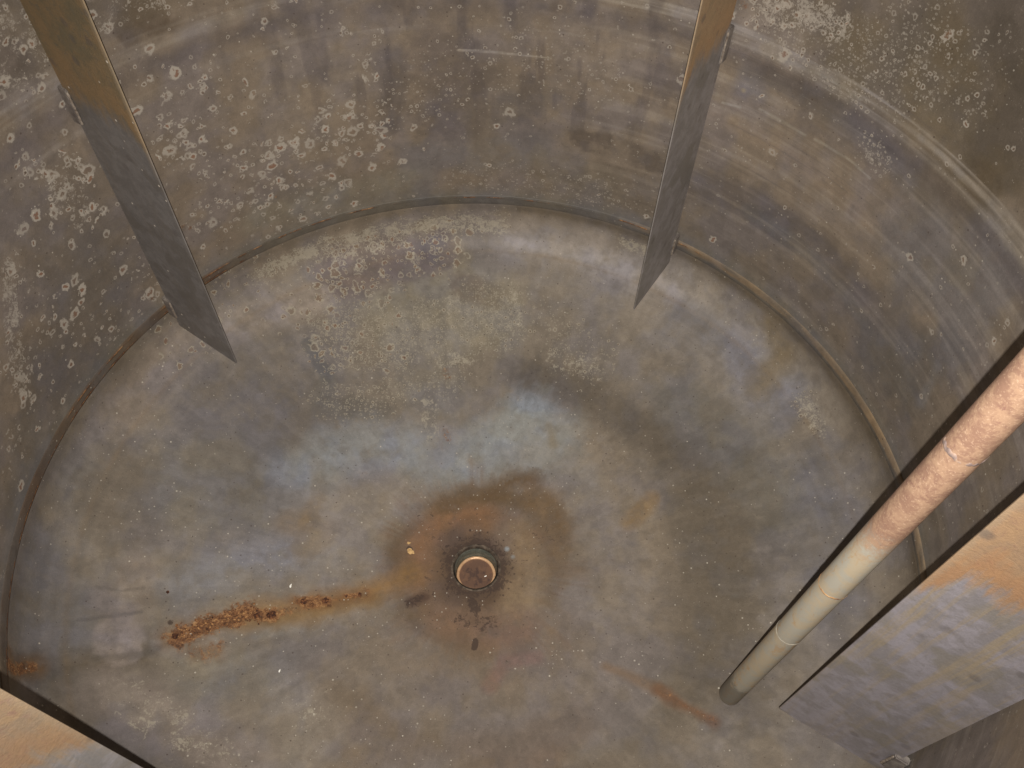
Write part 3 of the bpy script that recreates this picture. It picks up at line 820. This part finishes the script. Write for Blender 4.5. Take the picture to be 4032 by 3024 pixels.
def lug_mesh(z0, z1, x0, x1, half, seed, weld=True):
    """bracket: flat tab on the wall side with a lumpy weld line along the plate"""
    V = []; Fc = []
    frustum_box(V, Fc, x0, x1, -half, half, z0, z1)
    me = bpy.data.meshes.new('wall_lug')
    me.from_pydata([(a * S, b * S, c * S) for a, b, c in V], [], Fc); me.update()
    import bmesh
    bm = bmesh.new(); bm.from_mesh(me)
    bmesh.ops.bevel(bm, geom=bm.edges[:], offset=.0025 * S, segments=2, affect='EDGES')
    bm.to_mesh(me); bm.free()
    return me
def bead_mesh(pts, r, seed):
    """lumpy weld bead along a polyline"""
    V = []; Fc = []; n = 8; rng = random.Random(seed)
    P_ = []
    for a, b in zip(pts[:-1], pts[1:]):
        L = math.dist(a, b); k = max(2, int(L / .004))
        for i in range(k): P_.append(tuple(a[j] + (b[j] - a[j]) * i / k for j in range(3)))
    P_.append(pts[-1])
    for i, p in enumerate(P_):
        q = P_[min(i + 1, len(P_) - 1)]; o = P_[max(i - 1, 0)]
        d = Vector([q[j] - o[j] for j in range(3)]).normalized()
        u = d.orthogonal().normalized(); v = d.cross(u)
        rad = r * (.8 + .35 * math.sin(i * 1.9) * .5 + rng.uniform(0, .35)) * (.35 if i in (0, len(P_) - 1) else 1)
        for k in range(n):
            a = 2 * math.pi * k / n
            w = Vector(p) + (u * math.cos(a) + v * math.sin(a)) * rad
            V.append(tuple(w * S))
    for i in range(len(P_) - 1):
        for k in range(n):
            Fc.append((i * n + k, i * n + (k + 1) % n, (i + 1) * n + (k + 1) % n, (i + 1) * n + k))
    Fc.append(tuple(range(n))[::-1]); Fc.append(tuple((len(P_) - 1) * n + k for k in range(n)))
    me = bpy.data.meshes.new('weld_bead'); me.from_pydata(V, [], Fc); me.update()
    for p in me.polygons: p.use_smooth = True
    return me

weld_mat = simple('lug_weld', [(94, 80, 68), (120, 108, 96), (146, 134, 120)], 60, .6, .1, bump=.6)
lug_mat = simple('lug_steel', [(88, 80, 76), (106, 98, 92), (124, 116, 108)], 40, .6, .1)
GREY_A = [(96, 91, 88), (106, 101, 99), (92, 86, 80), (112, 104, 94)]
specs = [
    (AZ0, 'tall grey baffle plate at the upper left with a rust brown top, leaning right', [(90, 86, 84), (100, 96, 94), (86, 81, 76), (98, 90, 82)],
     [(98, 86, 64), (112, 92, 64), (120, 94, 62)], (92, 84, 70), 1.0, .5),
    (AZ0 - math.pi / 2, 'narrow steep baffle plate right of centre at the top, tan rust above grey', [(106, 101, 98), (118, 113, 112), (98, 93, 86), (110, 102, 94)],
     [(124, 104, 78), (136, 112, 82), (140, 110, 76)], (128, 92, 68), 4.0, .4),
    (AZ0 - math.pi, 'wide close baffle plate below the pipe, orange rust dripping over grey', [(104, 99, 100), (116, 111, 116), (100, 94, 86), (122, 108, 86)],
     [(134, 108, 82), (144, 114, 82), (148, 106, 68)], (128, 98, 78), 9.0, 1.0),
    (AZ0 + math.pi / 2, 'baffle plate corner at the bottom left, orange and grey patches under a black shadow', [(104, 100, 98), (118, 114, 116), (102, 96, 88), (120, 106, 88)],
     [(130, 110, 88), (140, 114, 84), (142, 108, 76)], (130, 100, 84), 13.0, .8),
]
for k, (az, label, grey, rust, rust2, sel, drip) in enumerate(specs):
    b = add('baffle', None, loc=(0, 0, 0), rotz=az)
    tag(b, label, 'baffle plate', 'baffle plates standing out from the tank wall')
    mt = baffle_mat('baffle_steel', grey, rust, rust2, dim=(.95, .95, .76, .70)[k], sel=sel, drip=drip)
    add('plate', plate_mesh(k), mt, b)
    side = {0: 1, 1: -1, 2: -1, 3: 1}[k]
    for z0, z1 in ((-.025, .045), (.59, .675), (1.25, 1.34)):
        lg = add('wall_lug', lug_mesh(z0, z1, .972, .999, .0075, k), lug_mat, b)
        y = side * .009
        add('weld_bead', bead_mesh([(.971, y * .6, z0 + .003), (.971, y * .6, z1 - .004)], .0026, k + 3), weld_mat, lg)

# ================================================================== DIP PIPE
d = ROT @ np.array([(2870 - W / 2) / F, -(2790 - H / 2) / F, -1.0])
zb = -.225
t = (zb - CAM[2]) / d[2]
Y = CAM + t * d
dh = Y[:2] - CAM[:2]; D = np.linalg.norm(dh); PR = .0243
az_b = math.radians(42.62); az_t = math.radians(41.75)
Dc = D + PR
def pipe_xy(z):
    a = az_b + (az_t - az_b) * (z - zb) / (.95 - zb)
    dist = Dc
    return CAM[0] + dist * math.cos(a), CAM[1] + dist * math.sin(a)
px, py = pipe_xy(zb)
tx, ty = pipe_xy(1.9)
pipe = add('dip_pipe', None, loc=(px * S, py * S, zb * S))
tag(pipe, 'long round dip pipe with pinkish rust turning grey towards its lower end', 'pipe')
axis = Vector((tx - px, ty - py, 1.9 - zb)); L = axis.length
tilt = axis.normalized().to_track_quat('Z', 'Y')
def tube(name, prof, seg=96, jit=0.0, seed=0):
    V = []; Fc = []
    for j, (r, z) in enumerate(prof):
        for i in range(seg):
            a = 2 * math.pi * i / seg
            k = math.sin(a * 3 + seed) * .5 + math.sin(a * 7 + seed * 2) * .35 + math.sin(a * 17 + seed) * .25
            q = r + (jit * .22 * (k - .2) if jit else 0); w = Vector((q * math.cos(a), q * math.sin(a), z + jit * k)); w.rotate(tilt)
            V.append(tuple(w * S))
    for j in range(len(prof) - 1):
        for i in range(seg):
            Fc.append((j * seg + i, j * seg + (i + 1) % seg, (j + 1) * seg + (i + 1) % seg, (j + 1) * seg + i))
    me = bpy.data.meshes.new(name); me.from_pydata(V, [], Fc); me.update()
    for p in me.polygons: p.use_smooth = True
    return me
T = NT('pipe_steel')
tc = T.n.new('ShaderNodeTexCoord')
p = T.vmath('SCALE', tc.outputs['Object'], 1 / S)
sep = T.n.new('ShaderNodeSeparateXYZ'); T.put(sep.inputs[0], p); z = sep.outputs[2]
w = T.vmath('ADD', p, T.vmath('SCALE', T.noise(p, 20, 4, .6, color=True), .05))
n1 = T.noise(w, 30, 4, .6); n2 = T.noise(w, 120, 5, .7); n3 = T.noise(p, 330, 3, .6)
low = T.mix(T.ss(n1, .4, .6), alb((142, 136, 122)), alb((150, 136, 112)))
low = T.mix(T.ss(T.noise(T.scale(w, (70, 70, 6)), 1.0, 4, .6), .54, .66, 0, .6), low, alb((150, 118, 76)))
hi = T.mix(T.ss(T.math('MULTIPLY_ADD', n1, .6, T.math('MULTIPLY', n2, .4)), .40, .60), alb((120, 90, 72)), alb((140, 110, 86)))
hi = T.mix(T.ss(n3, .56, .68, 0, .45), hi, alb((172, 144, 118)))
hi = T.mix(T.ss(T.noise(w, 70, 4, .7), .58, .68, 0, .6), hi, alb((104, 70, 62)))
e = T.math('ADD', z, T.math('MULTIPLY', T.math('SUBTRACT', n1, .5), .12))
RUSTZ = .845
c = T.mix(T.ss(T.math('ADD', e, T.math('MULTIPLY', T.math('SUBTRACT', n2, .5), .10)), RUSTZ - .04, RUSTZ + .05), low, hi)
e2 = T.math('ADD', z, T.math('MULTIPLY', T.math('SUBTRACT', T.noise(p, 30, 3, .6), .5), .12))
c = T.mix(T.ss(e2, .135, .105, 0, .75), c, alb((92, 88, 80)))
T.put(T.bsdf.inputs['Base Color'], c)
T.bsdf.inputs['Roughness'].default_value = .6; T.bsdf.inputs['Specular IOR Level'].default_value = .3
T.put(T.bsdf.inputs['Normal'], T.bump(T.math('ADD', n2, T.math('MULTIPLY', n3, .5)), .25, .0012))
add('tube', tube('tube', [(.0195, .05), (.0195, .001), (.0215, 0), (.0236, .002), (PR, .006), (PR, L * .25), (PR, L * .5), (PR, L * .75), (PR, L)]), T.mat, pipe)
def zalong(px_, py_):
    """height along the pipe seen at a spot of the photo"""
    u, v = px_ * W / 2212.0, py_ * W / 2212.0
    d = ROT @ np.array([(u - W / 2) / F, -(v - H / 2) / F, -1.0])
    t = (Dc - PR) / math.hypot(d[0], d[1])
    return float((CAM + t * d)[2]) - zb

m1 = simple('pipe_weld_grey', [(96, 80, 74), (122, 104, 98), (150, 122, 100)], 60, .6, .1)
m2 = simple('pipe_weld_rust', [(96, 62, 42), (150, 112, 70), (176, 138, 92)], 70, .7)
m3 = simple('pipe_scribe_pale', [(140, 132, 118), (150, 142, 126), (160, 152, 138)], 60, .5)
for q, mm, hw, lab in (((2075, 1000), m1, .006, 'dull grey weld ring on the rusty part'), ((1790, 1290), m2, .0035, 'rust brown weld ring'), ((1690, 1385), m3, .0022, 'thin pale ring')):
    zl = zalong(*q)
    o = add('weld_ring', tube('weld_ring', [(PR - .0015, zl - hw), (PR + .0002, zl - hw * .6), (PR + .0006, zl), (PR + .0002, zl + hw * .6), (PR - .0015, zl + hw)], jit=hw * .55, seed=hw * 1000), mm, pipe)
    o['label'] = lab

# ================================================================== LOOSE DEBRIS
def lump(name, px_, py_, size, mat, label, cat, flat=.6, seed=0, stretch=1.0, ang=0.0, group=None, lift=.25, sub=3):
    import bmesh
    q, tt = surf(px_, py_)
    bm = bmesh.new(); bmesh.ops.create_icosphere(bm, subdivisions=sub, radius=1)
    V = np.array([v.co[:] for v in bm.verts])
    n = fbm(V + seed * 3.1, 1.6, seed, 3) * .9 + fbm(V + seed, 5, seed + 4, 2) * .35
    for v, k in zip(bm.verts, n):
        v.co *= (1 + k)
        v.co.x *= stretch; v.co.z *= flat
        v.co *= size * S
    me = bpy.data.meshes.new(name); bm.to_mesh(me); bm.free()
    o = add(name, me, mat, loc=tuple(np.array([q[0], q[1], q[2] + size * flat * lift]) * S), rotz=ang)
    if name == 'white_flake': o.location = (.026 * S, -.004 * S, (FLOOR - .0492) * S)
    tag(o, label, cat, group)
    return o
rust_dark = simple('rust_lump', [(34, 20, 14), (70, 40, 24), (132, 82, 40)], 140, .85, bump=1.0)
rust_mid = simple('rust_flake', [(46, 28, 20), (90, 56, 32), (128, 84, 44), (178, 132, 76)], 120, .85, bump=.9)
yel = simple('yellow_flake', [(140, 104, 56), (178, 140, 84), (196, 160, 100)], 120, .7, bump=.6)
whit = simple('white_chip', [(200, 196, 184), (226, 222, 210), (240, 236, 226)], 100, .5, bump=.2)
lump('rust_lump', 585, 1329, .0085, rust_dark, 'large black brown rust lump near the middle of the rust streak', 'rust lump', .7, 1, 1.5, .3)
lump('rust_lump', 553, 1330, .0062, rust_dark, 'dark rust lump just left of the largest lump in the streak', 'rust lump', .7, 2, 1.0)
lump('rust_lump', 378, 1375, .0060, rust_dark, 'dark rust lump at the far left end of the rust streak', 'rust lump', .5, 3, 1.2)
lump('rust_lump', 656, 1300, .0060, rust_dark, 'brown rust lump left in the pair right of the streak gap', 'rust lump', .6, 4, 1.2)
lump('rust_lump', 703, 1297, .0058, rust_dark, 'brown rust lump right in the pair right of the streak gap', 'rust lump', .6, 5, 1.3)
lump('rust_lump', 748, 1288, .0040, rust_mid, 'small orange rust blister, left of two nearest the drain', 'rust lump', .6, 6)
lump('rust_lump', 777, 1284, .0038, rust_dark, 'small dark rust blister, right of two nearest the drain', 'rust lump', .6, 7)
lump('rust_crumb', 362, 1279, .0038, rust_dark, 'dark brown crumb lying alone above the left end of the rust streak', 'crumb', .5, 8)
lump('yellow_flake', 887, 1191, .0062, yel, 'ragged yellow flake on the brown stain left of the drain', 'flake', .18, 9, 1.5, -.5)
lump('yellow_flake', 883, 1173, .0032, yel, 'tiny yellow flake just above the ragged yellow one', 'flake', .2, 10, 1.4)
lump('white_chip', 627, 1266, .0026, whit, 'sharp white chip lying above the rust streak', 'chip', .3, 11, 2.0, 1.2, sub=1)
lump('white_flake', 1056, 1262, .0020, whit, 'tiny white flake on the brown disc inside the drain', 'flake', .3, 14, 1.8, .4, sub=1)
lump('white_chip', 603, 1450, .0028, whit, 'sharp white chip lying below the rust streak', 'chip', .3, 12, 1.8, 1.0, sub=1)
# scaly crust that built up along the streak
rng = random.Random(5)
V = []; Fc = []
import bmesh
bm = bmesh.new()
path = [(380, 1372), (430, 1356), (480, 1342), (530, 1326), (560, 1326)]
for i in range(330):
    s = rng.random() ** .9 * (len(path) - 1); k = min(int(s), len(path) - 2); f = s - k
    x = path[k][0] + (path[k + 1][0] - path[k][0]) * f; y = path[k][1] + (path[k + 1][1] - path[k][1]) * f + rng.gauss(0, 9.5)
    q, tt = surf(x, y)
    r = rng.uniform(.0010, .0030)
    g = bmesh.ops.create_icosphere(bm, subdivisions=1, radius=1)
    for v in g['verts']:
        h = 1 + rng.uniform(-.3, .3)
        v.co = Vector(((q[0] + v.co.x * r * h * 1.3) * S, (q[1] + v.co.y * r * h) * S, (q[2] + v.co.z * r * h * .55) * S))
me = bpy.data.meshes.new('rust_crust'); bm.to_mesh(me); bm.free()
o = add('rust_crust', me, rust_mid)
tag(o, 'orange rust crust strewn along the left half of the streak on the tank bottom', 'rust crust', kind='stuff')
